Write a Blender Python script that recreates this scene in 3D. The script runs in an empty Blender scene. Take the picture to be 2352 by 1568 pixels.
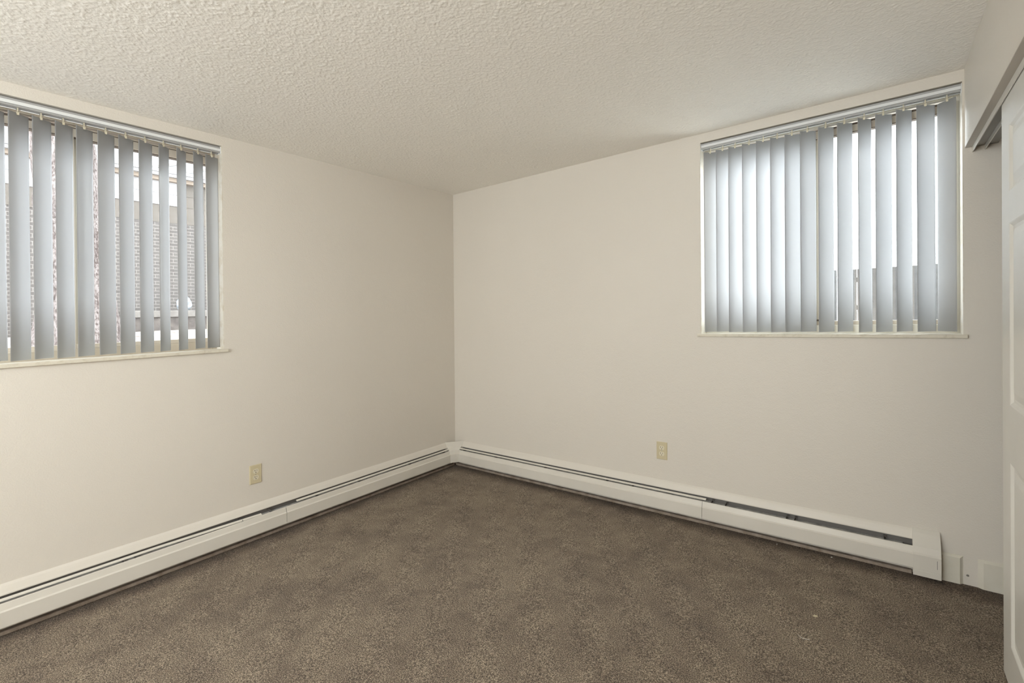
import bpy, bmesh, math, random
from mathutils import Vector, Matrix, noise

random.seed(7)
scene = bpy.context.scene
COL = scene.collection

# the old building has settled: every level line runs out of level by this much
SX, SY = 0.015794, 0.012271


def tilt(p):
    return Vector((p[0], p[1], p[2] + SX * p[0] + SY * p[1]))


# ------------------------------------------------------------------ materials
def new_mat(name):
    m = bpy.data.materials.new(name)
    m.use_nodes = True
    nt = m.node_tree
    for n in list(nt.nodes):
        nt.nodes.remove(n)
    out = nt.nodes.new('ShaderNodeOutputMaterial')
    return m, nt, out


def principled(name, col, rough=0.5, metal=0.0, spec=0.5):
    m, nt, out = new_mat(name)
    b = nt.nodes.new('ShaderNodeBsdfPrincipled')
    b.inputs['Base Color'].default_value = (*col, 1)
    b.inputs['Roughness'].default_value = rough
    b.inputs['Metallic'].default_value = metal
    b.inputs['Specular IOR Level'].default_value = spec
    nt.links.new(b.outputs[0], out.inputs[0])
    return m, nt, b


def objcoord(nt):
    return nt.nodes.new('ShaderNodeTexCoord').outputs['Object']


def noise_node(nt, vec, scale, detail=2, rough=0.5):
    n = nt.nodes.new('ShaderNodeTexNoise')
    n.inputs['Scale'].default_value = scale
    n.inputs['Detail'].default_value = detail
    n.inputs['Roughness'].default_value = rough
    nt.links.new(vec, n.inputs['Vector'])
    return n.outputs['Fac']


def ramp(nt, fac, stops):
    r = nt.nodes.new('ShaderNodeValToRGB')
    e = r.color_ramp.elements
    e[0].position, e[0].color = stops[0][0], (*stops[0][1], 1)
    e[1].position, e[1].color = stops[-1][0], (*stops[-1][1], 1)
    for p, c in stops[1:-1]:
        k = e.new(p)
        k.color = (*c, 1)
    nt.links.new(fac, r.inputs[0])
    return r.outputs['Color']


def bump(nt, b, h, strength, dist):
    n = nt.nodes.new('ShaderNodeBump')
    n.inputs['Strength'].default_value = strength
    n.inputs['Distance'].default_value = dist
    nt.links.new(h, n.inputs['Height'])
    nt.links.new(n.outputs[0], b.inputs['Normal'])


def mathn(nt, op, a, b):
    n = nt.nodes.new('ShaderNodeMath')
    n.operation = op
    for i, v in enumerate((a, b)):
        if isinstance(v, (int, float)):
            n.inputs[i].default_value = v
        else:
            nt.links.new(v, n.inputs[i])
    return n.outputs[0]


def mixc(nt, fac, a, b, mode='MIX'):
    n = nt.nodes.new('ShaderNodeMix')
    n.data_type = 'RGBA'
    n.blend_type = mode
    for sock, v in ((n.inputs[0], fac), (n.inputs[6], a), (n.inputs[7], b)):
        if isinstance(v, (int, float)):
            sock.default_value = v
        elif isinstance(v, tuple):
            sock.default_value = (*v, 1)
        else:
            nt.links.new(v, sock)
    return n.outputs[2]


def mat_wall():
    m, nt, b = principled('wall_paint', (0.775, 0.728, 0.658), 0.42, spec=0.35)
    v = objcoord(nt)
    f = noise_node(nt, v, 150, 3, 0.6)
    g = noise_node(nt, v, 34, 2, 0.5)
    h = mathn(nt, 'ADD', f, mathn(nt, 'MULTIPLY', g, 0.7))
    bump(nt, b, h, 0.38, 0.004)
    c = ramp(nt, noise_node(nt, v, 1.3, 3), [(0.3, (0.766, 0.719, 0.650)), (0.7, (0.784, 0.737, 0.668))])
    nt.links.new(c, b.inputs['Base Color'])
    return m


def mat_ceiling():
    m, nt, b = principled('popcorn_ceiling', (0.93, 0.90, 0.845), 0.6, spec=0.35)
    v = objcoord(nt)
    vo = nt.nodes.new('ShaderNodeTexVoronoi')
    vo.feature = 'F1'
    vo.inputs['Scale'].default_value = 110
    nt.links.new(v, vo.inputs['Vector'])
    f = noise_node(nt, v, 125, 4, 0.65)
    h = mathn(nt, 'SUBTRACT', mathn(nt, 'MULTIPLY', f, 1.6), mathn(nt, 'MULTIPLY', vo.outputs['Distance'], 0.6))
    bump(nt, b, h, 0.35, 0.004)
    return m


def mat_carpet():
    m, nt, b = principled('carpet_pile', (0.2, 0.16, 0.12), 0.95, spec=0.05)
    v = objcoord(nt)
    fine = noise_node(nt, v, 230, 3, 0.7)
    med = noise_node(nt, v, 8.5, 4, 0.65)
    big = noise_node(nt, v, 2.1, 3, 0.55)
    c1 = ramp(nt, fine, [(0.36, (0.052, 0.038, 0.028)), (0.5, (0.240, 0.187, 0.138)), (0.64, (0.62, 0.515, 0.395))])
    patch = mathn(nt, 'ADD', mathn(nt, 'MULTIPLY', med, 0.6), mathn(nt, 'MULTIPLY', big, 0.4))
    c2 = ramp(nt, patch, [(0.38, (0.80, 0.775, 0.765)), (0.5, (1.0, 0.985, 0.965)), (0.60, (1.15, 1.15, 1.12))])
    c = mixc(nt, 1.0, c1, c2, 'MULTIPLY')
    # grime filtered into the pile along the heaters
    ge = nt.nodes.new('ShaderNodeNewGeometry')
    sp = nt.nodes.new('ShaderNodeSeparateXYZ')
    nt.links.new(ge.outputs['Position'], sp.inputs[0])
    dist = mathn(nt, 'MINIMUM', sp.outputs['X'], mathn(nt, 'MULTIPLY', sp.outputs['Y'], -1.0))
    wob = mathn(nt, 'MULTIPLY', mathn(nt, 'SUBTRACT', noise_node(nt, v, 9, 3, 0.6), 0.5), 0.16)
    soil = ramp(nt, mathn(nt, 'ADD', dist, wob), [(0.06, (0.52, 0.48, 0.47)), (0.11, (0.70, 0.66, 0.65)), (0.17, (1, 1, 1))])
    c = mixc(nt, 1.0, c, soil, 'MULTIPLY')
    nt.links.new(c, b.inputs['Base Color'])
    vo = nt.nodes.new('ShaderNodeTexVoronoi')
    vo.inputs['Scale'].default_value = 240
    nt.links.new(v, vo.inputs['Vector'])
    h = mathn(nt, 'SUBTRACT', fine, mathn(nt, 'MULTIPLY', vo.outputs['Distance'], 0.6))
    bump(nt, b, h, 0.9, 0.008)
    b.inputs['Sheen Weight'].default_value = 0.15
    return m


def mat_glass():
    m, nt, out = new_mat('window_glass')
    t = nt.nodes.new('ShaderNodeBsdfTransparent')
    t.inputs[0].default_value = (0.97, 0.985, 0.98, 1)
    g = nt.nodes.new('ShaderNodeBsdfGlossy')
    g.inputs['Roughness'].default_value = 0.02
    mx = nt.nodes.new('ShaderNodeMixShader')
    mx.inputs[0].default_value = 0.06
    nt.links.new(t.outputs[0], mx.inputs[1])
    nt.links.new(g.outputs[0], mx.inputs[2])
    nt.links.new(mx.outputs[0], out.inputs[0])
    return m


def mat_screen():
    m, nt, out = new_mat('insect_mesh')
    t = nt.nodes.new('ShaderNodeBsdfTransparent')
    d = nt.nodes.new('ShaderNodeBsdfDiffuse')
    d.inputs[0].default_value = (0.08, 0.08, 0.085, 1)
    mx = nt.nodes.new('ShaderNodeMixShader')
    mx.inputs[0].default_value = 0.18
    nt.links.new(t.outputs[0], mx.inputs[1])
    nt.links.new(d.outputs[0], mx.inputs[2])
    nt.links.new(mx.outputs[0], out.inputs[0])
    return m


def mat_slat():
    m, nt, out = new_mat('vinyl_slat')
    b = nt.nodes.new('ShaderNodeBsdfPrincipled')
    b.inputs['Base Color'].default_value = (0.585, 0.592, 0.605, 1)
    b.inputs['Roughness'].default_value = 0.35
    t = nt.nodes.new('ShaderNodeBsdfTranslucent')
    t.inputs[0].default_value = (0.82, 0.825, 0.838, 1)
    mx = nt.nodes.new('ShaderNodeMixShader')
    mx.inputs[0].default_value = SLAT_T
    nt.links.new(b.outputs[0], mx.inputs[1])
    nt.links.new(t.outputs[0], mx.inputs[2])
    nt.links.new(mx.outputs[0], out.inputs[0])
    return m


def mat_brick():
    m, nt, b = principled('grey_brick', (0.2, 0.18, 0.17), 0.85)
    tc = nt.nodes.new('ShaderNodeTexCoord')
    sep = nt.nodes.new('ShaderNodeSeparateXYZ')
    nt.links.new(tc.outputs['Object'], sep.inputs[0])
    cmb = nt.nodes.new('ShaderNodeCombineXYZ')
    nt.links.new(sep.outputs['Y'], cmb.inputs['X'])
    nt.links.new(sep.outputs['Z'], cmb.inputs['Y'])
    br = nt.nodes.new('ShaderNodeTexBrick')
    nt.links.new(cmb.outputs[0], br.inputs['Vector'])
    br.inputs['Color1'].default_value = (0.070, 0.060, 0.055, 1)
    br.inputs['Color2'].default_value = (0.088, 0.076, 0.069, 1)
    br.inputs['Mortar'].default_value = (0.20, 0.18, 0.167, 1)
    br.inputs['Scale'].default_value = 1.0
    br.inputs['Mortar Size'].default_value = 0.0055
    br.inputs['Mortar Smooth'].default_value = 0.1
    br.inputs['Brick Width'].default_value = 0.21
    br.inputs['Row Height'].default_value = 0.0677
    nt.links.new(br.outputs['Color'], b.inputs['Base Color'])
    return m


def mat_noisy(name, c0, c1, scale, rough=0.8, bs=0.3, bd=0.01, detail=4, spec=0.3, lo=0.35, hi=0.65):
    m, nt, b = principled(name, c0, rough, spec=spec)
    v = objcoord(nt)
    f = noise_node(nt, v, scale, detail, 0.65)
    nt.links.new(ramp(nt, f, [(lo, c0), (hi, c1)]), b.inputs['Base Color'])
    bump(nt, b, f, bs, bd)
    return m


def mat_bark():
    m, nt, b = principled('pale_bark', (0.6, 0.5, 0.45), 0.9, spec=0.1)
    mp = nt.nodes.new('ShaderNodeMapping')
    mp.inputs['Scale'].default_value = (1, 1, 0.45)
    nt.links.new(objcoord(nt), mp.inputs[0])
    f = noise_node(nt, mp.outputs[0], 55, 6, 0.75)
    g = noise_node(nt, mp.outputs[0], 7, 3, 0.6)
    h = mathn(nt, 'ADD', mathn(nt, 'MULTIPLY', f, 0.75), mathn(nt, 'MULTIPLY', g, 0.25))
    c = ramp(nt, h, [(0.38, (0.045, 0.034, 0.03)), (0.47, (0.13, 0.10, 0.093)), (0.56, (0.30, 0.265, 0.255))])
    nt.links.new(c, b.inputs['Base Color'])
    bump(nt, b, h, 1.0, 0.03)
    return m


SLAT_T = 0.46
M = {}
M['wall'] = mat_wall()
M['ceiling'] = mat_ceiling()
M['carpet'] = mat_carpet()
M['glass'] = mat_glass()
M['screen'] = mat_screen()
M['slat'] = mat_slat()
M['brick'] = mat_brick()
M['bark'] = mat_bark()
M['trim'] = mat_noisy('cream_trim_enamel', (0.74, 0.70, 0.60), (0.79, 0.755, 0.665), 9, 0.35, 0.06, 0.004, 3, 0.5)
M['sill'] = mat_noisy('worn_sill_enamel', (0.60, 0.55, 0.44), (0.74, 0.69, 0.585), 22, 0.45, 0.15, 0.004, 4, 0.4, 0.3, 0.5)
M['jamb'] = mat_noisy('scuffed_jamb_paint', (0.68, 0.62, 0.52), (0.77, 0.73, 0.655), 14, 0.5, 0.1, 0.004, 4, 0.3, 0.38, 0.52)
M['door'] = mat_noisy('door_enamel', (0.76, 0.74, 0.69), (0.79, 0.77, 0.72), 5, 0.3, 0.03, 0.003, 2, 0.5)
M['frame'] = principled('window_frame_tan', (0.62, 0.55, 0.45), 0.4)[0]
M['frame_w'] = principled('window_frame_cream', (0.80, 0.77, 0.68), 0.4)[0]
M['sash'] = principled('sash_cream', (0.70, 0.63, 0.53), 0.4)[0]
M['seal'] = principled('dark_gasket', (0.16, 0.125, 0.10), 0.7)[0]
M['heater'] = mat_noisy('heater_enamel', (0.73, 0.695, 0.63), (0.76, 0.725, 0.66), 4, 0.32, 0.02, 0.002, 2, 0.5)
M['cover'] = mat_noisy('painted_hood', (0.765, 0.723, 0.655), (0.785, 0.743, 0.675), 3, 0.4, 0.05, 0.002, 2, 0.4)
M['fin'] = mat_noisy('dusty_aluminium', (0.34, 0.33, 0.315), (0.62, 0.61, 0.59), 30, 0.5, 0.2, 0.003, 3, 0.4)
M['dark'] = principled('heater_back_steel', (0.16, 0.15, 0.14), 0.6)[0]
M['strip'] = mat_noisy('bare_wood_strip', (0.26, 0.205, 0.16), (0.42, 0.35, 0.29), 17, 0.8, 0.2, 0.004, 4)
M['rail'] = principled('track_aluminium', (0.50, 0.505, 0.51), 0.3, 0.3)[0]
M['rail_hi'] = principled('track_white', (0.86, 0.88, 0.89), 0.3)[0]
M['clip'] = principled('yellowed_plastic', (0.80, 0.74, 0.58), 0.4)[0]
M['plate'] = principled('ivory_plastic', (0.66, 0.58, 0.39), 0.35)[0]
M['recept'] = principled('ivory_receptacle', (0.78, 0.72, 0.57), 0.35)[0]
M['slot'] = principled('slot_black', (0.02, 0.018, 0.015), 0.6)[0]
M['steel'] = principled('screw_steel', (0.45, 0.43, 0.40), 0.35, 0.8)[0]
M['track'] = principled('closet_track_grey', (0.30, 0.29, 0.27), 0.45, 0.3)[0]
M['raw'] = principled('grey_underside', (0.52, 0.48, 0.43), 0.7)[0]
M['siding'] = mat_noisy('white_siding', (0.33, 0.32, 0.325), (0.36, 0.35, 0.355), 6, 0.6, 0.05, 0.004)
M['frieze'] = mat_noisy('tan_stucco', (0.105, 0.09, 0.076), (0.12, 0.103, 0.09), 5, 0.8, 0.1, 0.004)
M['soffit'] = principled('eave_brown', (0.24, 0.19, 0.15), 0.8)[0]
M['shingle'] = mat_noisy('pale_shingle', (0.28, 0.28, 0.28), (0.34, 0.34, 0.35), 12, 0.85, 0.1, 0.01)
M['concrete'] = mat_noisy('concrete', (0.14, 0.125, 0.115), (0.18, 0.165, 0.15), 8, 0.9, 0.3, 0.01)
M['concrete_d'] = mat_noisy('weathered_concrete', (0.07, 0.058, 0.054), (0.13, 0.112, 0.10), 9, 0.9, 0.4, 0.02)
M['pale'] = mat_noisy('pale_paving', (0.68, 0.67, 0.64), (0.76, 0.75, 0.72), 4, 0.9, 0.1, 0.01)
M['gravel'] = mat_noisy('pale_gravel', (0.13, 0.088, 0.06), (0.40, 0.37, 0.35), 16, 0.9, 1.0, 0.04, 6, 0.2, 0.38, 0.55)
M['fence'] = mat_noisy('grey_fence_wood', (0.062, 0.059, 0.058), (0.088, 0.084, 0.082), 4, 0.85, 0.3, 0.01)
M['outer'] = principled('outside_stucco', (0.55, 0.5, 0.45), 0.9)[0]
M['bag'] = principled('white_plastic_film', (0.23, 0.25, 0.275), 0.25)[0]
M['lampglass'] = principled('opal_glass', (0.9, 0.88, 0.84), 0.3)[0]
M['leaf'] = mat_noisy('leaf_green', (0.30, 0.40, 0.14), (0.5, 0.6, 0.28), 9, 0.6, 0.1, 0.01)


# ------------------------------------------------------------------ builders
class MB:
    """collects geometry in room coordinates and links it as one mesh object"""

    def __init__(self):
        self.v, self.f = [], []

    def quad_mesh(self, vs, fs):
        k = len(self.v)
        self.v += [Vector(p) for p in vs]
        self.f += [tuple(i + k for i in q) for q in fs]

    def box(self, a, b):
        x0, x1 = sorted((a[0], b[0]))
        y0, y1 = sorted((a[1], b[1]))
        z0, z1 = sorted((a[2], b[2]))
        self.quad_mesh([(x0, y0, z0), (x1, y0, z0), (x1, y1, z0), (x0, y1, z0),
                        (x0, y0, z1), (x1, y0, z1), (x1, y1, z1), (x0, y1, z1)],
                       [(0, 3, 2, 1), (4, 5, 6, 7), (0, 1, 5, 4), (1, 2, 6, 5), (2, 3, 7, 6), (3, 0, 4, 7)])
        return self

    def prism(self, pts0, pts1):
        n = len(pts0)
        self.quad_mesh(list(pts0) + list(pts1),
                       [tuple(range(n))[::-1], tuple(range(n, 2 * n))] +
                       [(i, (i + 1) % n, n + (i + 1) % n, n + i) for i in range(n)])
        return self

    def build(self, name, mat, parent=None, origin=None, bevel=0.0, smooth=False, seg=2):
        if parent is not None:
            o0 = Vector(parent['_o'])
        else:
            if origin is None:
                xs = [v.x for v in self.v]; ys = [v.y for v in self.v]; zs = [v.z for v in self.v]
                origin = ((min(xs) + max(xs)) / 2, (min(ys) + max(ys)) / 2, min(zs))
            o0 = tilt(origin)
        me = bpy.data.meshes.new(name)
        bm = bmesh.new()
        vs = [bm.verts.new(tilt(p) - o0) for p in self.v]
        for f in self.f:
            try:
                bm.faces.new([vs[i] for i in f])
            except ValueError:
                pass
        bmesh.ops.recalc_face_normals(bm, faces=bm.faces)
        if smooth:
            for f in bm.faces:
                f.smooth = True
        bm.to_mesh(me)
        bm.free()
        me.materials.append(mat)
        o = bpy.data.objects.new(name, me)
        COL.objects.link(o)
        if parent is not None:
            o.parent = parent
        else:
            o.location = o0
        o['_o'] = list(o0)
        if bevel:
            md = o.modifiers.new('edge', 'BEVEL')
            md.width = bevel
            md.segments = seg
            md.limit_method = 'ANGLE'
            md.angle_limit = math.radians(35)
        return o


def empty(name, loc):
    o = bpy.data.objects.new(name, None)
    o.empty_display_size = 0.05
    COL.objects.link(o)
    o.location = tilt(loc)
    o['_o'] = list(o.location)
    return o


def tag(o, label=None, cat=None, group=None, kind=None):
    if label: o['label'] = label
    if cat: o['category'] = cat
    if group: o['group'] = group
    if kind: o['kind'] = kind
    return o


def structure(o, label, cat):
    return tag(o, label, cat, kind='structure')


def L(t, d, z):      # a point at distance t along the left wall, d out from it
    return (d, -t, z)


def R(t, d, z):      # the same on the right hand wall
    return (t, -d, z)


def run(fn, prof, t0, t1):
    m = MB()
    m.prism([fn(t0, d, z) for d, z in prof], [fn(t1, d, z) for d, z in prof])
    return m


# ------------------------------------------------------------------ the room
H = 2.44
XR = 3.358            # closet front / end of the room
YB = -4.7
TH = 0.20
ZT, ZS = 2.384, 1.195   # window openings: top, sill top
LW = (-3.175, -1.902)   # left window (y)
RW = (2.154, 3.354)     # right window (x)
XC = 4.05
FZ = 0.017           # top of the carpet pile

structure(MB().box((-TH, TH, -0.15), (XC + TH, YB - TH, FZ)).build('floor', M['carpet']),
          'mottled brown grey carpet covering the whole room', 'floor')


def popcorn_ceiling():
    """slab with a sprayed, lumpy underside over the room"""
    import numpy as np
    rng = np.random.default_rng(3)
    step = 0.0037
    x0, x1, y0, y1 = -.01, XR + .02, .01, YB - .01
    nx, ny = int((x1 - x0) / step), int((y0 - y1) / step)
    w = rng.standard_normal((nx, ny))

    def blur(a, n):
        for _ in range(n):
            a = (np.roll(a, 1, 0) + 2 * a + np.roll(a, -1, 0)) / 4
            a = (np.roll(a, 1, 1) + 2 * a + np.roll(a, -1, 1)) / 4
        return a
    fine = blur(w, 1)
    fine /= fine.std()
    big = blur(rng.standard_normal((nx, ny)), 4)
    big /= big.std()
    h = fine * .75 + big * .25
    h = np.clip(h + .5, 0, 2.6) * AMP
    X = np.linspace(x0, x1, nx)[:, None] * np.ones((1, ny))
    Y = np.linspace(y0, y1, ny)[None, :] * np.ones((nx, 1))
    Z = H - h + SX * X + SY * Y
    org = tilt(((x0 + x1) / 2, (y0 + y1) / 2, H))
    co_ = np.stack([X - org.x, Y - org.y, Z - org.z], -1).reshape(-1, 3)
    i = np.arange(nx - 1)[:, None] * ny + np.arange(ny - 1)[None, :]
    quads = np.stack([i, i + 1, i + ny + 1, i + ny], -1).reshape(-1, 4)
    # the slab above
    bx = [(-TH, TH), (XC + TH, TH), (XC + TH, YB - TH), (-TH, YB - TH)]
    sl = np.array([tuple(tilt((x, y, z)) - org) for z in (H + .0005, H + .25) for x, y in bx])
    n = len(co_)
    sq = np.array([(0, 1, 2, 3), (7, 6, 5, 4), (0, 4, 5, 1), (1, 5, 6, 2), (2, 6, 7, 3), (3, 7, 4, 0)]) + n
    allv = np.concatenate([co_, sl])
    allq = np.concatenate([quads, sq])
    me = bpy.data.meshes.new('ceiling')
    me.vertices.add(len(allv))
    me.vertices.foreach_set('co', allv.astype(np.float32).ravel())
    me.loops.add(allq.size)
    me.loops.foreach_set('vertex_index', allq.astype(np.int32).ravel())
    me.polygons.add(len(allq))
    me.polygons.foreach_set('loop_start', np.arange(0, allq.size, 4, dtype=np.int32))
    me.polygons.foreach_set('loop_total', np.full(len(allq), 4, dtype=np.int32))
    sm = np.ones(len(allq), dtype=bool)
    sm[-6:] = False
    me.polygons.foreach_set('use_smooth', sm)
    me.update(calc_edges=True)
    me.validate()
    me.materials.append(M['ceiling'])
    o = bpy.data.objects.new('ceiling', me)
    COL.objects.link(o)
    o.location = org
    return o


AMP = .00095
structure(popcorn_ceiling(), 'cream popcorn textured ceiling over the room', 'ceiling')

m = MB()
m.box((-TH, TH, 0), (0, LW[1], H))
m.box((-TH, LW[0], 0), (0, YB - TH, H))
m.box((-TH, LW[0], 0), (0, LW[1], ZS - .018))
m.box((-TH, LW[0], ZT), (0, LW[1], H))
structure(m.build('wall_left', M['wall']), 'cream left wall with a wide window and an outlet', 'wall')

m = MB()
m.box((0, 0, 0), (RW[0], TH, H))
m.box((RW[1], 0, 0), (XC + TH, TH, H))
m.box((RW[0], 0, 0), (RW[1], TH, ZS - .018))
m.box((RW[0], 0, ZT), (RW[1], TH, H))
structure(m.build('wall_right', M['wall']), 'cream wall right of the corner with a window beside the closet', 'wall')

# closet front: header over the doors and the wall beyond them
ZH = 2.071
m = MB()
m.box((XR, 0, ZH), (XR + .117, -2.42, H))
m.box((XR, -2.42, 0), (XR + .117, YB, H))
structure(m.build('wall_closet', M['wall']), 'cream header wall above the sliding closet doors', 'wall')
structure(MB().box((XC, 0, 0), (XC + TH, YB, H)).build('wall_closet_back', M['wall']),
          'shaded back wall inside the closet', 'wall')
structure(MB().box((XR + .117, -2.42, 0), (XC, -2.5, H)).build('wall_closet_side', M['wall']),
          'far side wall inside the closet', 'wall')

# wall behind the camera; its window is added to let in fill daylight
BW = (0.7, 2.65)
BZ = (1.2, 2.38)
m = MB()
m.box((-TH, YB, 0), (BW[0], YB - TH, H))
m.box((BW[1], YB, 0), (XC + TH, YB - TH, H))
m.box((BW[0], YB, 0), (BW[1], YB - TH, BZ[0]))
m.box((BW[0], YB, BZ[1]), (BW[1], YB - TH, H))
structure(m.build('wall_rear', M['wall']), 'cream wall behind the camera with an added fill window', 'wall')


# ------------------------------------------------------------------ windows
def window(name, fn, t0, t1, meet, label, screen):
    """fn(t, depth_outward, z); t0<t1 along the wall"""
    root = structure(empty(name, fn((t0 + t1) / 2, 0.0, ZS)), label, 'window')

    def b(t_0, d0, z0, t_1, d1, z1, mb=None):
        mb = mb or MB()
        mb.box(fn(t_0, d0, z0), fn(t_1, d1, z1))
        return mb

    # sill board, with little ears past the opening
    s = MB()
    e0, e1 = t0 - .018, min(t1 + .018, t1 + (.012 if fn is outR else .018))
    s.box(fn(e0, -.016, ZS - .018), fn(e1, -.0005, ZS))
    s.box(fn(t0 + .0005, -.0005, ZS - .0175), fn(t1 - .0005, .105, ZS))
    s.build('window_sill', M['sill'], root, bevel=.003)
    # painted linings of the opening
    j = MB()
    b(t0, .0005, ZS, t0 + .004, .10, ZT, j)
    b(t1 - .004, .0005, ZS, t1, .10, ZT, j)
    j.build('jamb_lining', M['jamb'], root)
    # outer frame
    f = MB()
    d0, d1 = .105, .165
    w = .024
    b(t0, d0, ZS - .018, t0 + w, d1, ZT, f)
    b(t1 - w, d0, ZS - .018, t1, d1, ZT, f)
    b(t0 + w, d0, ZS - .018, t1 - w, d1, ZS + .045, f)
    b(t0 + w, d0, ZT - .034, t1 - w, d1, ZT, f)
    f.build('window_frame', M['frame'] if fn is outL else M['frame_w'], root, bevel=.002)
    # stepped head rails and dark gaskets
    g = MB()
    b(t0 + w, d0 + .004, ZT - .052, t1 - w, d1, ZT - .0485, g)
    b(t0 + w, d0 + .016, ZT - .096, t1 - w, d1 - .01, ZT - .092, g)
    g.build('gasket', M['seal'], root)
    # sashes
    zb, zt = ZS + .045, ZT - .040
    for k, (a0, a1, dd) in enumerate(((t0 + w, meet + .018, .112), (meet - .018, t1 - w, .134))):
        sm = MB()
        sw = .020
        b(a0, dd, zb, a0 + sw, dd + .02, zt, sm)
        b(a1 - sw, dd, zb, a1, dd + .02, zt, sm)
        b(a0 + sw, dd, zb, a1 - sw, dd + .02, zb + .022, sm)
        b(a0 + sw, dd, zt - .052, a1 - sw, dd + .02, zt, sm)
        so = sm.build('sash', M['sash'], root, bevel=.0015)
        p = MB()
        b(a0 + sw, dd + .008, zb + .022, a1 - sw, dd + .012, zt - .052, p)
        p.build('window_pane', M['glass'], so)
    if screen:
        q = MB()
        q.box(fn(screen[0], .168, zb), fn(screen[1], .1685, zt))
        q.build('insect_screen', M['screen'], root)
    return root


def outL(t, d, z):
    return (-d, -t, z)


def outR(t, d, z):
    return (t, d, z)


win1 = window('window_1', outL, 1.902, 3.175, 2.535,
              'wide window on the left wall looking out at a tree and a brick building', None)
win2 = window('window_2', outR, RW[0], RW[1], 2.766,
              'bright window on the right wall beside the closet', (2.60, 3.318))

# latch on the right window
MB().box((2.752, .098, 1.262), (2.780, .112, 1.272)).build('latch', M['seal'], win2)

rw = structure(empty('fill_window', (1.67, YB, BZ[0])), 'wide unseen window added behind the camera for fill daylight', 'window')
m = MB()
for a in ((BW[0], BW[0] + .05), (1.65, 1.70), (BW[1] - .05, BW[1])):
    m.box((a[0], YB - .08, BZ[0]), (a[1], YB - .14, BZ[1]))
m.box((BW[0], YB - .08, BZ[0]), (BW[1], YB - .14, BZ[0] + .05))
m.box((BW[0], YB - .08, BZ[1] - .05), (BW[1], YB - .14, BZ[1]))
m.build('window_frame', M['frame_w'], rw)
MB().box((BW[0], YB - .108, BZ[0]), (BW[1], YB - .112, BZ[1])).build('window_pane', M['glass'], rw)


# ------------------------------------------------------------------ vertical blinds
def blind(fn, label, t0, t1, tc, slats, zb=1.206, ztop=2.322, flip=1):
    """slats: list of (centre, angle in degrees); positive angle pushes the far end of t outward"""
    root = tag(empty('vertical_blind', fn((t0 + t1) / 2, .035, 2.34)), label, 'blind')
    prof = [(.014, 2.379), (.058, 2.379), (.058, 2.345), (.046, 2.345), (.046, 2.352), (.026, 2.352),
            (.026, 2.345), (.014, 2.345), (.014, 2.352), (.011, 2.354), (.011, 2.365), (.014, 2.368)]
    h = MB()
    h.prism([fn(t0, d, z) for d, z in prof], [fn(t1, d, z) for d, z in prof])
    rail = h.build('headrail', M['rail'], root)
    hh = MB()
    hh.box(fn(t0 + .001, .0095, 2.3535), fn(t1 - .001, .0109, 2.3675))
    hh.build('rail_face', M['rail_hi'], rail)
    for e in (t0, t1):
        s = -1 if e == t0 else 1
        c = MB()
        c.box(fn(e, .010, 2.343), fn(e + s * .004, .059, 2.3805))
        c.build('end_cap', M['clip'] if False else M['rail_hi'], root, bevel=.001)
    W = .0895
    for (c0, ang) in slats:
        a = math.radians(ang)
        zb_ = zb + random.uniform(-.002, .002)
        sway = random.uniform(-.002, .002)
        ny, nn = 12, 5
        vs, fs = [], []
        th = .0006
        for iz in range(nn):
            fz = iz / (nn - 1)
            z = ztop + (zb_ - ztop) * fz
            a_ = a + math.radians(random.uniform(-.2, .2)) * fz
            for i in range(ny + 1):
                u = (i / ny - .5)
                s = u * W
                sag = .0036 * (1 - 4 * u * u) - .0022     # curved vane, crown toward the room
                dt = s * math.cos(a_) - sag * math.sin(a_) + sway * fz
                dd = s * math.sin(a_) + sag * math.cos(a_)
                vs.append(fn(c0 + dt, .036 + dd, z))
        for iz in range(nn - 1):
            for i in range(ny):
                k = iz * (ny + 1) + i
                fs.append((k, k + 1, k + ny + 2, k + ny + 1))
        m = MB()
        m.quad_mesh(vs, fs)
        o = m.build('slat', M['slat'], root, smooth=True)
        md = o.modifiers.new('thick', 'SOLIDIFY')
        md.thickness = .0009
        # carrier clip and stem
        k = MB()
        k.box(fn(c0 - .0025, .033, 2.328), fn(c0 + .0025, .039, 2.352))
        k.box(fn(c0 - .0045, .029, 2.314), fn(c0 + .0045, .031, 2.329))
        k.box(fn(c0 - .0045, .029, 2.326), fn(c0 + .0045, .042, 2.329))
        k.build('carrier_clip', M['clip'], o, bevel=.0008)
    # thin spacer links between the carriers
    s = MB()
    for i in range(len(slats) - 1):
        c0, c1 = slats[i][0] + .008, slats[i + 1][0] - .008
        s.box(fn(c0, .0225, 2.333), fn(c1, .0235, 2.336))
    s.build('spacer_chain', M['rail_hi'], root)
    return root


# left window: t increases away from the corner, so slat angles are mirrored
lc = [1.947, 2.017, 2.100, 2.182, 2.264, 2.346, 2.426, 2.508, 2.583, 2.659, 2.735, 2.812, 2.89, 2.967, 3.045, 3.12]
la = [27, 40, 44, 44, 36, 35, 32, 37, 37, 37, 37, 38, 37, 37, 37, 37]
blind(outL, 'white vertical blind half open in the left wall window',
      1.908, 3.165, None, [(c, -a) for c, a in zip(lc, la)])
rl = [2.175, 2.247, 2.318, 2.395, 2.47, 2.543, 2.616, 2.691]
rs = [(x + .0345, 39) for x in rl]
rs += [(2.810, 42), (2.894, 44), (2.979, 52), (3.058, 41), (3.138, 45), (3.221, 37), (3.300, -45)]
blind(outR, 'white vertical blind in the right window beside the closet, its left half glowing',
      2.160, 3.348, None, rs)

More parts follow.
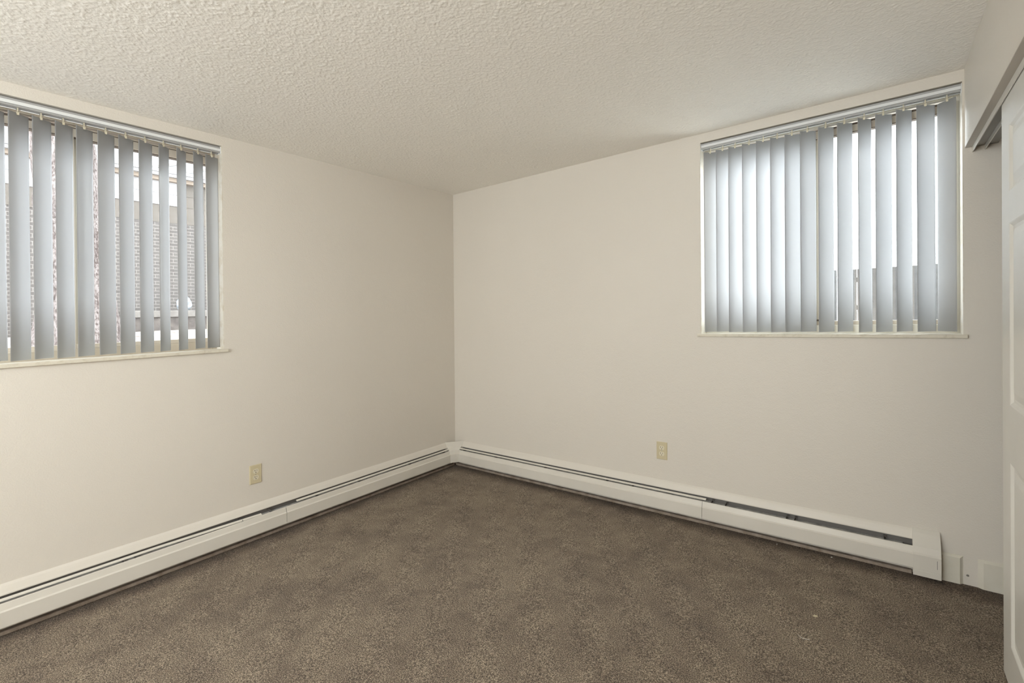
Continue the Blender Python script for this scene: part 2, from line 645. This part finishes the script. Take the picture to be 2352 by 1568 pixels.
# ------------------------------------------------------------------ hot water baseboard heaters
BOT = .0645
P_COVER = [(0.0, .234), (0.003, .231), (.008, .224), (.0135, .213), (.0185, .201), (.022, .194), (.022, .189), (.019, .189), (.019, .194), (.004, .208), (0.0, .208)]
P_FRONT = [(.050, .168), (.054, .166), (.0605, .140), (.0665, .134), (.0665, .069), (.064, BOT), (.050, BOT), (.050, BOT + .0015),
           (.062, BOT + .003), (.0648, .070), (.0648, .1335), (.0590, .139), (.0525, .1645)]
P_BACK = [(0.0005, .207), (.0025, .207), (.0025, .050), (.0005, .050)]


def heater(fn, label, joints, t_end, damper, brackets, reach0):
    root = tag(empty('baseboard_heater', fn((reach0 + t_end) / 2, .03, .04)), label, 'heater',
               )
    run(fn, P_COVER, reach0, t_end).build('top_cover', M['cover'], root)
    run(fn, P_BACK, reach0, t_end).build('back_panel', M['dark'], root)
    for a, b_ in joints:
        run(fn, P_FRONT, a, b_).build('front_panel', M['heater'], root)
    # finned element on its copper tube
    f = MB()
    t = reach0 + .05
    while t < t_end - .04:
        f.box(fn(t, .006, .078), fn(t + .0012, .046, .158))
        t += .0095
    n = 10
    tube0 = [fn(reach0 + .005, .027 + .009 * math.cos(2 * math.pi * i / n), .112 + .009 * math.sin(2 * math.pi * i / n)) for i in range(n)]
    tube1 = [fn(t_end - .005, .027 + .009 * math.cos(2 * math.pi * i / n), .112 + .009 * math.sin(2 * math.pi * i / n)) for i in range(n)]
    f.prism(tube0, tube1)
    f.box(fn(reach0 + .05, .005, .158), fn(t_end - .04, .046, .1592))
    f.build('fin_tube', M['fin'], root)
    for (a, b_, da, db) in damper:
        # a thin tilted vane in the slot
        def pr(s):
            return [(.034, .1835 - s), (.0455, .1785 - s), (.0462, .1755 - s), (.0452, .1755 - s), (.0447, .1775 - s), (.034, .1825 - s)]
        m = MB()
        m.prism([fn(a, d, z) for d, z in pr(da)], [fn(b_, d, z) for d, z in pr(db)])
        m.build('damper', M['heater'], root)
    for t in brackets:
        m = MB()
        m.box(fn(t, .003, .066), fn(t + .002, .0495, .1745))
        m.box(fn(t, .003, .1745), fn(t + .012, .022, .1765))
        m.build('hanger_bracket', M['dark'], root)
    return root


hl = heater(L, 'long white baseboard heater along the left wall',
            [(.125, 1.5738), (1.5762, 4.30)], 4.32,
            [(.125, 1.50, -.001, -.001), (1.72, 2.25, .009, -.001), (2.25, 4.30, -.001, .004)],
            [.55, 1.02, 1.35, 1.66, 1.83, 2.34, 2.39, 2.9, 3.6], .125)
hr = heater(R, 'long white baseboard heater below the window on the right wall',
            [(.10, 2.1712), (2.1732, 3.165)], 3.165,
            [(.10, 2.19, 0, 0)],
            [.5, 1.0, 1.52, 1.71, 2.22, 2.30, 2.62, 2.66, 3.05], .10)
# end cap of the right heater: a sleeve over the profile
P_CAP = [(0.0008, .240), (.006, .239), (.020, .226), (.0565, .172), (.063, .144), (.0695, .137), (.0695, .0645), (.0675, .0635), (.0695, .062), (.0695, .036), (.0008, .036)]
m = run(R, P_CAP, 3.162, 3.2655)
m.build('end_cap', M['heater'], hr, bevel=.002)
MB().box(R(3.250, .0693, .085), R(3.2515, .0702, .125)).build('end_cap_seam', M['dark'], hr)

# inside corner cover
cc = tag(empty('heater_corner_cover', (.05, -.05, .05)),
         'small white corner cover where the two baseboard heaters meet', 'heater cover')
P_CC = [(0.0008, .238), (.006, .236), (.020, .204), (.036, .190), (.0545, .168), (.0605, .143), (.0685, .137), (.0685, .067), (0.0008, .067)]
m = MB()
m.prism([L(.127, d, z) for d, z in P_CC], [R(.102, d, z) for d, z in P_CC])
m.build('cover_shell', M['heater'], cc)

# bare strip left between wall and carpet under the heaters
structure(MB().box(L(.034, .0005, FZ + .0005), L(4.45, .028, .035)).build('trim_1', M['strip'], bevel=.004),
          'bare brown strip under the left baseboard heater', 'trim')
structure(MB().box(R(.031, .0005, FZ + .0005), R(3.160, .028, .035)).build('trim_2', M['strip'], bevel=.004),
          'bare brown strip under the right baseboard heater', 'trim')

# short pieces of baseboard right of the heater
m = MB()
pb = [(0.0005, .150), (.004, .149), (.0125, .140), (.0125, FZ + .0005), (.0005, FZ + .0005)]
m.prism([R(3.2665, d, z) for d, z in pb], [R(3.334, d, z) for d, z in pb])
m.prism([R(3.334, d, z) for d, z in pb], [R(3.348 - .3 * (d - .0005), .0005 + .05 * (d - .0005), z) for d, z in pb])
structure(m.build('baseboard_right', M['trim'], bevel=.0015), 'short piece of cream baseboard between heater end and closet', 'baseboard')
m = MB()
m.prism([R(3.396, .0005 + .05 * (d - .0005), z) for d, z in pb], [R(3.414, d, z) for d, z in pb])
m.prism([R(3.414, d, z) for d, z in pb], [R(XC - .001, d, z) for d, z in pb])
structure(m.build('baseboard_closet', M['trim']), 'cream baseboard piece starting inside the closet', 'baseboard')
# left over screw in the wall gap
m = MB()
n = 10
cx, cz = 3.362, .062
m.prism([(cx + .0055 * math.cos(2 * math.pi * i / n), -.0003, cz + .0055 * math.sin(2 * math.pi * i / n)) for i in range(n)],
        [(cx + .0035 * math.cos(2 * math.pi * i / n), -.0035, cz + .0035 * math.sin(2 * math.pi * i / n)) for i in range(n)])
tag(m.build('wall_screw', M['steel']), 'small screw head left in the wall between the two baseboard pieces', 'screw')


# ------------------------------------------------------------------ wall outlets
def outlet(origin, wall, label):
    """plate built facing -y then turned by mapping"""
    root = tag(empty('wall_outlet', origin), label, 'outlet')
    ox, oy, oz = origin

    def P(u, d, v):      # u right along plate seen from the room, d out, v up
        if wall == 'R':
            return (ox + u, oy - d, oz + v)
        return (ox + d, oy + u, oz + v)

    hw, hh = .0355, .0575
    pl = MB()
    rings = [(hw, hh, .0004), (hw, hh, .003), (hw - .0035, hh - .0035, .0058)]
    vs, fs = [], []
    for (a, b_, d) in rings:
        vs += [P(-a, d, -b_), P(a, d, -b_), P(a, d, b_), P(-a, d, b_)]
    for r_ in range(2):
        for i in range(4):
            k = r_ * 4
            fs.append((k + i, k + (i + 1) % 4, k + 4 + (i + 1) % 4, k + 4 + i))
    fs += [(3, 2, 1, 0), (8, 9, 10, 11)]
    pl.quad_mesh(vs, fs)
    pl.build('cover_plate', M['plate'], root)
    for zc in (.0195, -.0195):
        rc = MB()
        out = []
        for i in range(24):
            an = 2 * math.pi * i / 24
            out.append((.0172 * math.cos(an), max(-.0135, min(.0135, .0172 * math.sin(an)))))
        rc.prism([P(u, .0050, zc + v) for u, v in out], [P(u, .0072, zc + v) for u, v in out])
        ro = rc.build('receptacle', M['recept'], root)
        s = MB()
        s.box(P(-.0075, .0070, zc + .000), P(-.0050, .0075, zc + .0085))
        s.box(P(.0050, .0070, zc + .001), P(.0070, .0075, zc + .0078))
        s.prism([P(.0027 * math.cos(math.pi * i / 4), .0070, zc - .0075 + .0027 * math.sin(math.pi * i / 4)) for i in range(8)],
                [P(.0027 * math.cos(math.pi * i / 4), .0075, zc - .0075 + .0027 * math.sin(math.pi * i / 4)) for i in range(8)])
        s.build('slots', M['slot'], ro)
    sc = MB()
    sc.prism([P(.0028 * math.cos(math.pi * i / 5), .0057, .0028 * math.sin(math.pi * i / 5)) for i in range(10)],
             [P(.0022 * math.cos(math.pi * i / 5), .0068, .0022 * math.sin(math.pi * i / 5)) for i in range(10)])
    sc.build('screw', M['steel'], root)
    return root


outlet((0, -1.7355, .413), 'L', 'ivory duplex outlet on the left wall')
outlet((1.902, 0, .426), 'R', 'ivory duplex outlet on the right wall left of the window')

# bits lying on the carpet
def crumb(name, cx, cy, sz, ang, mat, label, cat, th):
    m = MB()
    sh = [(-1, -.3), (-.1, -.75), (1, -.2), (.7, .5), (-.3, .65)]
    pts = [(cx + sz * (p * math.cos(ang) - q * math.sin(ang)), cy + sz * (p * math.sin(ang) + q * math.cos(ang))) for p, q in sh]
    m.prism([(x, y, FZ + .0006) for x, y in pts], [(x, y, FZ + th) for x, y in pts])
    tag(m.build(name, mat), label, cat)


crumb('paint_chip', 2.833, -.060, .0045, .3, M['heater'],
      'tiny white paint chip on the carpet, nearer the heater end cap', 'paint chip', .004)
crumb('paint_chip', 2.578, -.062, .004, 1.2, M['heater'],
      'tiny white paint chip on the carpet, further from the heater end cap', 'paint chip', .004)
crumb('dry_leaf_fragment', 2.817, -.671, .009, .2, M['plate'],
      'small yellow dry leaf fragment lying on the carpet', 'leaf', .004)
th = MB()
P0 = [(2.775 + .04 * k / 8, -.848 - .0015 * k - .006 * math.sin(k * .55)) for k in range(9)]
for (xa, ya), (xb, yb) in zip(P0[:-1], P0[1:]):
    th.prism([(xa, ya, FZ + .001), (xa + .0008, ya - .0014, FZ + .001), (xa, ya, FZ + .0024)],
             [(xb, yb, FZ + .001), (xb + .0008, yb - .0014, FZ + .001), (xb, yb, FZ + .0024)])
tag(th.build('thread', M['heater']), 'short pale curved thread lying on the carpet', 'thread')

# ------------------------------------------------------------------ closet doors and track
tr = structure(empty('trim_3', (XR + .05, -1.2, ZH)), 'overhead track of the sliding closet doors', 'trim')
MB().box((3.3585, -.001, ZH - .003), (3.383, -2.418, ZH - .0002)).build('header_lining', M['raw'], tr)
MB().box((3.383, -.001, 2.044), (3.3862, -2.418, ZH - .0002)).build('track_fascia', M['door'], tr)
MB().box((3.3862, -.001, ZH - .004), (3.470, -2.418, ZH - .0002)).build('track_channel', M['track'], tr)
MB().box((3.4245, -.001, 2.046), (3.4275, -2.418, ZH - .004)).build('track_divider', M['door'], tr)


def panel_door(name, label, x0, y0, y1, z0, z1, th):
    root = structure(empty(name, (x0, (y0 + y1) / 2, z0)), label, 'door')
    w = abs(y1 - y0)
    rows = [(.174, .801), (.995, 1.611), (1.716, 1.943)]
    st = .122
    pw = (w - 2 * st - .105) / 2
    cols = [(st, st + pw), (w - st - pw, w - st)]
    us = sorted({0, w, *[c for q in cols for c in q]})
    zs = sorted({z0, z1, *[r for q in rows for r in q]})
    m = MB()

    def P(u, d, z):
        return (x0 + d, y0 - u, z)
    for i in range(len(us) - 1):
        for j in range(len(zs) - 1):
            u0, u1, a0, a1 = us[i], us[i + 1], zs[j], zs[j + 1]
            ispanel = any(abs(u0 - c[0]) < 1e-6 for c in cols) and any(abs(a0 - r[0]) < 1e-6 for r in rows)
            if not ispanel:
                m.quad_mesh([P(u0, 0, a0), P(u1, 0, a0), P(u1, 0, a1), P(u0, 0, a1)], [(0, 1, 2, 3)])
                continue
            loops = [(0, 0), (.004, .0015), (.013, .0075), (.024, .0085), (.046, .003), (.050, .0022)]
            vs, fs = [], []
            for ins, dep in loops:
                vs += [P(u0 + ins, dep, a0 + ins), P(u1 - ins, dep, a0 + ins), P(u1 - ins, dep, a1 - ins), P(u0 + ins, dep, a1 - ins)]
            for k in range(len(loops) - 1):
                for q in range(4):
                    b_ = k * 4
                    fs.append((b_ + q, b_ + (q + 1) % 4, b_ + 4 + (q + 1) % 4, b_ + 4 + q))
            e = (len(loops) - 1) * 4
            fs.append((e, e + 1, e + 2, e + 3))
            m.quad_mesh(vs, fs)
    # edges and back
    m.quad_mesh([P(0, 0, z0), P(w, 0, z0), P(w, 0, z1), P(0, 0, z1), P(0, th, z0), P(w, th, z0), P(w, th, z1), P(0, th, z1)],
                [(0, 4, 5, 1), (1, 5, 6, 2), (2, 6, 7, 3), (3, 7, 4, 0), (4, 7, 6, 5)])
    m.build('door_slab', M['door'], root)
    pu = MB()
    uc = w - .06
    pu.prism([P(uc + .022 * math.cos(math.pi * i / 10), -.0012, .95 + .022 * math.sin(math.pi * i / 10)) for i in range(20)],
             [P(uc + .022 * math.cos(math.pi * i / 10), .002, .95 + .022 * math.sin(math.pi * i / 10)) for i in range(20)])
    pu.build('finger_pull', M['steel'], root)
    return root


panel_door('door_1', 'white six panel sliding closet door at the right edge', 3.3885, -.651, -1.565, .024, 2.058, .0335)
panel_door('door_2', 'white six panel closet door on the rear track behind the first door', 3.430, -1.49, -2.404, .024, 2.058, .0335)

# ------------------------------------------------------------------ unseen lamp added behind the camera to brighten the room
LX, LY, LZ = 2.4, -4.4, 1.3
cl = tag(empty('fill_lamp', (LX, LY, FZ)), 'added fill lamp standing unseen behind the camera', 'lamp')


def disc(mb, r0, z0, r1, z1, n=28):
    mb.prism([(LX + r0 * math.cos(2 * math.pi * i / n), LY + r0 * math.sin(2 * math.pi * i / n), z0) for i in range(n)],
             [(LX + r1 * math.cos(2 * math.pi * i / n), LY + r1 * math.sin(2 * math.pi * i / n), z1) for i in range(n)])
    return mb


disc(MB(), .14, FZ + .001, .13, FZ + .025).build('fill_lamp_base', M['dark'], cl)
disc(MB(), .011, FZ + .025, .011, LZ - .16).build('pole', M['steel'], cl)
disc(MB(), .05, LZ - .17, .07, LZ - .145).build('socket', M['steel'], cl)

# ------------------------------------------------------------------ outside, left window
GZ = 1.13
g = MB()
vs, fs = [], []
nx, ny = 60, 40
for i in range(nx + 1):
    for j in range(ny + 1):
        x = -TH - .001 - (i / nx) * 8.49
        y = -9 + j * .36
        z = GZ + .012 * min(8.5, -x) - .035 * max(0.0, -1.0 - y) * min(1, -x / 6) + .016 * noise.noise(Vector((x * 4, y * 4, 0)))
        z += .10 * max(0, 1 - abs(-x - 1.0) / 1.0) * 0
        vs.append((x, y, z))
for i in range(nx):
    for j in range(ny):
        k = i * (ny + 1) + j
        fs.append((k, k + 1, k + ny + 2, k + ny + 1))
g.quad_mesh(vs, fs)
go = g.build('gravel_ground', M['gravel'], smooth=True)
tag(go, 'pale gravel ground with fallen leaves outside the left window', 'gravel', kind='stuff')

g2 = MB()
g2.box((-9.4, TH + .001, .6), (14, 24, 1.06))
structure(g2.build('trim_4', M['pale'], origin=(2, 5, 1.0)), 'pale ground outside the right window', 'ground')

XB = -8.70
nb = tag(empty('neighboring_building', (XB, -1, 1.1)), 'grey brick building with white siding beyond the left window', 'building')
MB().box((XB, -9, .9), (XB - .3, 6, 3.46)).build('brick_wall', M['brick'], nb)
MB().box((XB + .012, -9, 3.46), (XB - .3, 6, 3.82)).build('frieze_board', M['frieze'], nb)
m = MB()
m.box((XB + .03, -9, 3.82), (XB - .3, 0.66, 4.045))
m.box((XB + .03, -9, 4.057), (XB - .3, 0.66, 4.30))
m.box((XB + .015, -9, 3.82), (XB - .3, 0.66, 4.30))
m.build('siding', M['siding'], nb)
m = MB()
m.box((XB + .02, 0.66, 3.82), (XB - .3, 6, 4.045))
m.box((XB + .02, 0.66, 4.053), (XB - .3, 6, 4.30))
m.box((XB + .01, 0.66, 3.82), (XB - .3, 6, 4.30))
m.build('end_panel', M['frieze'], nb)
MB().box((XB + .14, -9, 4.30), (XB - .3, 6, 4.375)).build('soffit', M['soffit'], nb)
m = MB()
m.box((XB + .22, -9, 4.375), (XB - .3, 6, 4.43))
m.box((XB + .24, -9, 4.44), (XB - .3, 6, 4.50))
m.box((XB + .21, -9, 4.43), (XB - .3, 6, 4.44))
m.build('gutter', M['siding'], nb)
m = MB()
m.prism([(XB + .16, -9, 4.50), (XB - 2.2, -9, 5.6), (XB - 2.2, -9, 4.5)], [(XB + .16, 1.6, 4.50), (XB - 2.2, 1.6, 5.6), (XB - 2.2, 1.6, 4.5)])
m.build('roof', M['shingle'], nb)
m = MB()
for k, y in enumerate((0.05, .62, 1.2)):
    m.prism([(XB + .20, y, 4.50), (XB + .20, y + .05, 4.50), (XB + .16, y + .05, 4.545), (XB + .16, y, 4.545)],
            [(XB - .9, y + .9, 5.01), (XB - .9, y + .95, 5.01), (XB - .94, y + .95, 5.055), (XB - .94, y + .9, 5.055)])
m.build('roof_ridge', M['concrete'], nb)

lg = tag(empty('concrete_ledge', (-8.3, 1, 1.2)), 'low concrete ledge at the foot of the brick wall', 'ledge')
MB().box((-8.0, -.42, 1.485), (-8.69, 5, 1.615)).build('cap_slab', M['concrete'], lg, bevel=.012)
MB().box((-8.04, -.38, 1.0), (-8.69, 5, 1.485)).build('ledge_base', M['concrete_d'], lg)

# lumpy white plastic bag on the ledge
bm_v, bm_f = [], []
m = MB()
nu, nv = 18, 12
vs, fs = [], []
cx, cy, cz = -8.20, .50, 1.616
for j in range(nv + 1):
    fv = j / nv
    for i in range(nu):
        an = 2 * math.pi * i / nu
        rr = .155 * math.sin(math.pi * (0.12 + .86 * fv)) ** .7 * (1 - .35 * fv)
        rr *= 1 + .22 * noise.noise(Vector((math.cos(an) * 2, math.sin(an) * 2, fv * 4)))
        vs.append((cx + rr * math.cos(an) * .85, cy + rr * math.sin(an), cz + .33 * fv))
for j in range(nv):
    for i in range(nu):
        fs.append((j * nu + i, j * nu + (i + 1) % nu, (j + 1) * nu + (i + 1) % nu, (j + 1) * nu + i))
fs.append(tuple(range(nu))[::-1])
fs.append(tuple(nv * nu + i for i in range(nu)))
m.quad_mesh(vs, fs)
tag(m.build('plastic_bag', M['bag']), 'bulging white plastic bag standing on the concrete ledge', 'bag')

# big old tree close to the left window
tree = tag(empty('tree', (-4.0, -1.85, 1.13)), 'thick rough barked tree trunk outside the left window', 'tree')
m = MB()
nu, nv = 72, 120
vs, fs = [], []
for j in range(nv + 1):
    h = j / nv * 5.2
    z = 1.02 + h
    cx = -4.0 - .05 * h
    cy = -1.825 - .055 * max(0, h - .3)
    r0 = .280 + .17 * math.exp(-h / .55) - .008 * h
    for i in range(nu):
        an = 2 * math.pi * i / nu
        c, s = math.cos(an), math.sin(an)
        nz = noise.noise(Vector((c * 3.2, s * 3.2, z * 1.6))) * .022 + noise.noise(Vector((c * 10, s * 10, z * 5))) * .018
        lobe = .06 * math.exp(-h / .3) * math.sin(3 * an + 1.0)
        r = r0 + nz + lobe
        vs.append((cx + r * c, cy + r * s, z))
for j in range(nv):
    for i in range(nu):
        fs.append((j * nu + i, j * nu + (i + 1) % nu, (j + 1) * nu + (i + 1) % nu, (j + 1) * nu + i))
m.quad_mesh(vs, fs)
m.build('trunk', M['bark'], tree, smooth=True)
# a few limbs above
lm = MB()


def limb(pts, r0, r1):
    n = 12
    rings = []
    for k, p in enumerate(pts):
        r = r0 + (r1 - r0) * k / (len(pts) - 1)
        d = (Vector(pts[min(k + 1, len(pts) - 1)]) - Vector(pts[max(k - 1, 0)])).normalized()
        a = d.orthogonal().normalized()
        b_ = d.cross(a)
        rings.append([Vector(p) + (a * math.cos(2 * math.pi * i / n) + b_ * math.sin(2 * math.pi * i / n)) * r for i in range(n)])
    vs = [q for rg in rings for q in rg]
    fs = [(k * n + i, k * n + (i + 1) % n, (k + 1) * n + (i + 1) % n, (k + 1) * n + i) for k in range(len(pts) - 1) for i in range(n)]
    lm.quad_mesh(vs, fs)


limb([(-4.2, -2.0, 5.0), (-4.1, -1.5, 5.7), (-3.9, -.7, 6.3), (-3.8, .2, 6.8)], .17, .05)
limb([(-4.2, -2.1, 5.2), (-4.6, -2.9, 6.0), (-4.9, -3.7, 6.6)], .17, .05)
lm.build('limb', M['bark'], tree, smooth=True)

# ------------------------------------------------------------------ outside, right window
FY = 7.5
fr = tag(empty('board_fence', (2.5, FY, 1.06)), 'low grey board fence beyond the right window', 'fence')
m = MB()
x = -6.0
while x < 12:
    m.box((x, FY, 1.061), (x + .138, FY + .02, 1.985 + random.uniform(-.006, .006)))
    x += .145
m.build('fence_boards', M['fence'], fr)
m = MB()
m.box((-6, FY + .021, 1.25), (12, FY + .06, 1.34))
m.box((-6, FY + .021, 1.75), (12, FY + .06, 1.84))
m.build('rail', M['fence'], fr)

# ------------------------------------------------------------------ light
SKY0, SKY1, SKY2, FILL = 3.2, 7.5, 8.0, 38
w = bpy.data.worlds.new('overcast')
scene.world = w
w.use_nodes = True
nt = w.node_tree
bg = nt.nodes['Background']
bg.inputs[0].default_value = (0.91, 0.96, 1.0, 1)
tcw = nt.nodes.new('ShaderNodeTexCoord')


def glow(direction, lo, hi, amount):
    dt = nt.nodes.new('ShaderNodeVectorMath')
    dt.operation = 'DOT_PRODUCT'
    dt.inputs[1].default_value = Vector(direction).normalized()
    nt.links.new(tcw.outputs['Generated'], dt.inputs[0])
    mr = nt.nodes.new('ShaderNodeMapRange')
    mr.interpolation_type = 'SMOOTHSTEP'
    mr.inputs[1].default_value = lo
    mr.inputs[2].default_value = hi
    mr.inputs[3].default_value = 0
    mr.inputs[4].default_value = amount
    nt.links.new(dt.outputs['Value'], mr.inputs[0])
    return mr.outputs[0]


# thin overcast, brighter to the north east and to the south
tot = mathn(nt, 'ADD', glow((.12, .94, .22), .3, .92, SKY1), glow((.3, -.93, .12), .1, .9, SKY2))
nt.links.new(mathn(nt, 'ADD', tot, SKY0), bg.inputs[1])


def area(name, loc, rot, sx, sy, power=0, col=(1, 1, 1), portal=False, spread=180):
    l = bpy.data.lights.new(name, 'AREA')
    l.shape = 'RECTANGLE'
    l.size, l.size_y = sx, sy
    l.energy = power
    l.color = col
    l.spread = math.radians(spread)
    if portal:
        l.cycles.is_portal = True
    o = bpy.data.objects.new(name, l)
    COL.objects.link(o)
    o.location = tilt(loc)
    o.rotation_euler = rot
    return o


hp = math.pi / 2
area('portal_left', (-.19, (LW[0] + LW[1]) / 2, (ZS + ZT) / 2), (hp, 0, -hp), LW[1] - LW[0], ZT - ZS, portal=True)
area('portal_right', ((RW[0] + RW[1]) / 2, .19, (ZS + ZT) / 2), (-hp, 0, 0), RW[1] - RW[0], ZT - ZS, portal=True)
area('portal_rear', ((BW[0] + BW[1]) / 2, YB - .19, (BZ[0] + BZ[1]) / 2), (hp, 0, 0), BW[1] - BW[0], BZ[1] - BZ[0], portal=True)

# point light of the added fill lamp
pl = bpy.data.lights.new('fill_bulb', 'POINT')
pl.energy = FILL
pl.color = (1.0, 0.94, 0.865)
pl.shadow_soft_size = .14
po = bpy.data.objects.new('fill_bulb', pl)
COL.objects.link(po)
po.location = tilt((LX, LY, LZ))

# high sun over the roof: lights the ground and the buildings outside
sl = bpy.data.lights.new('sun', 'SUN')
sl.energy = 1.5
sl.angle = math.radians(1.5)
sl.color = (1.0, 0.96, 0.90)
so_ = bpy.data.objects.new('sun', sl)
COL.objects.link(so_)
so_.rotation_euler = Vector((.45, -.25, .85)).to_track_quat('Z', 'Y').to_euler()

# ------------------------------------------------------------------ camera
cam = bpy.data.cameras.new('camera')
co = bpy.data.objects.new('camera', cam)
COL.objects.link(co)
cam.sensor_width = 36
cam.sensor_fit = 'HORIZONTAL'
cam.lens = 1093.4877 / 2352 * 36
cam.shift_y = -57.902 / 2352
cam.clip_start = .02
yaw, pit, rol = 2.231317636, -0.004264535, -0.008518795
fw = Vector((math.cos(pit) * math.cos(yaw), math.cos(pit) * math.sin(yaw), math.sin(pit)))
r = fw.cross(Vector((0, 0, 1))).normalized()
u = r.cross(fw)
r2 = r * math.cos(rol) + u * math.sin(rol)
u2 = -r * math.sin(rol) + u * math.cos(rol)
mw = Matrix((r2, u2, -fw)).transposed().to_4x4()
mw.translation = Vector((3.048172, -3.071905, 1.361032))
co.matrix_world = mw
scene.camera = co

for o in bpy.data.objects:
    if '_o' in o:
        del o['_o']

vs_ = scene.view_settings
vs_.view_transform = 'Standard'
vs_.look = 'None'
vs_.exposure = 0.2
vs_.gamma = 1.0
vs_.use_curve_mapping = False
cy = scene.cycles
cy.max_bounces = 7
cy.diffuse_bounces = 5
cy.transparent_max_bounces = 10
cy.transmission_bounces = 4
cy.use_adaptive_sampling = True
cy.adaptive_threshold = 0.05
cy.caustics_reflective = False
cy.caustics_refractive = False
cy.sample_clamp_indirect = 8
cy.use_denoising = True
try:
    cy.denoiser = 'OPENIMAGEDENOISE'
    cy.denoising_input_passes = 'RGB_ALBEDO_NORMAL'
except Exception:
    pass
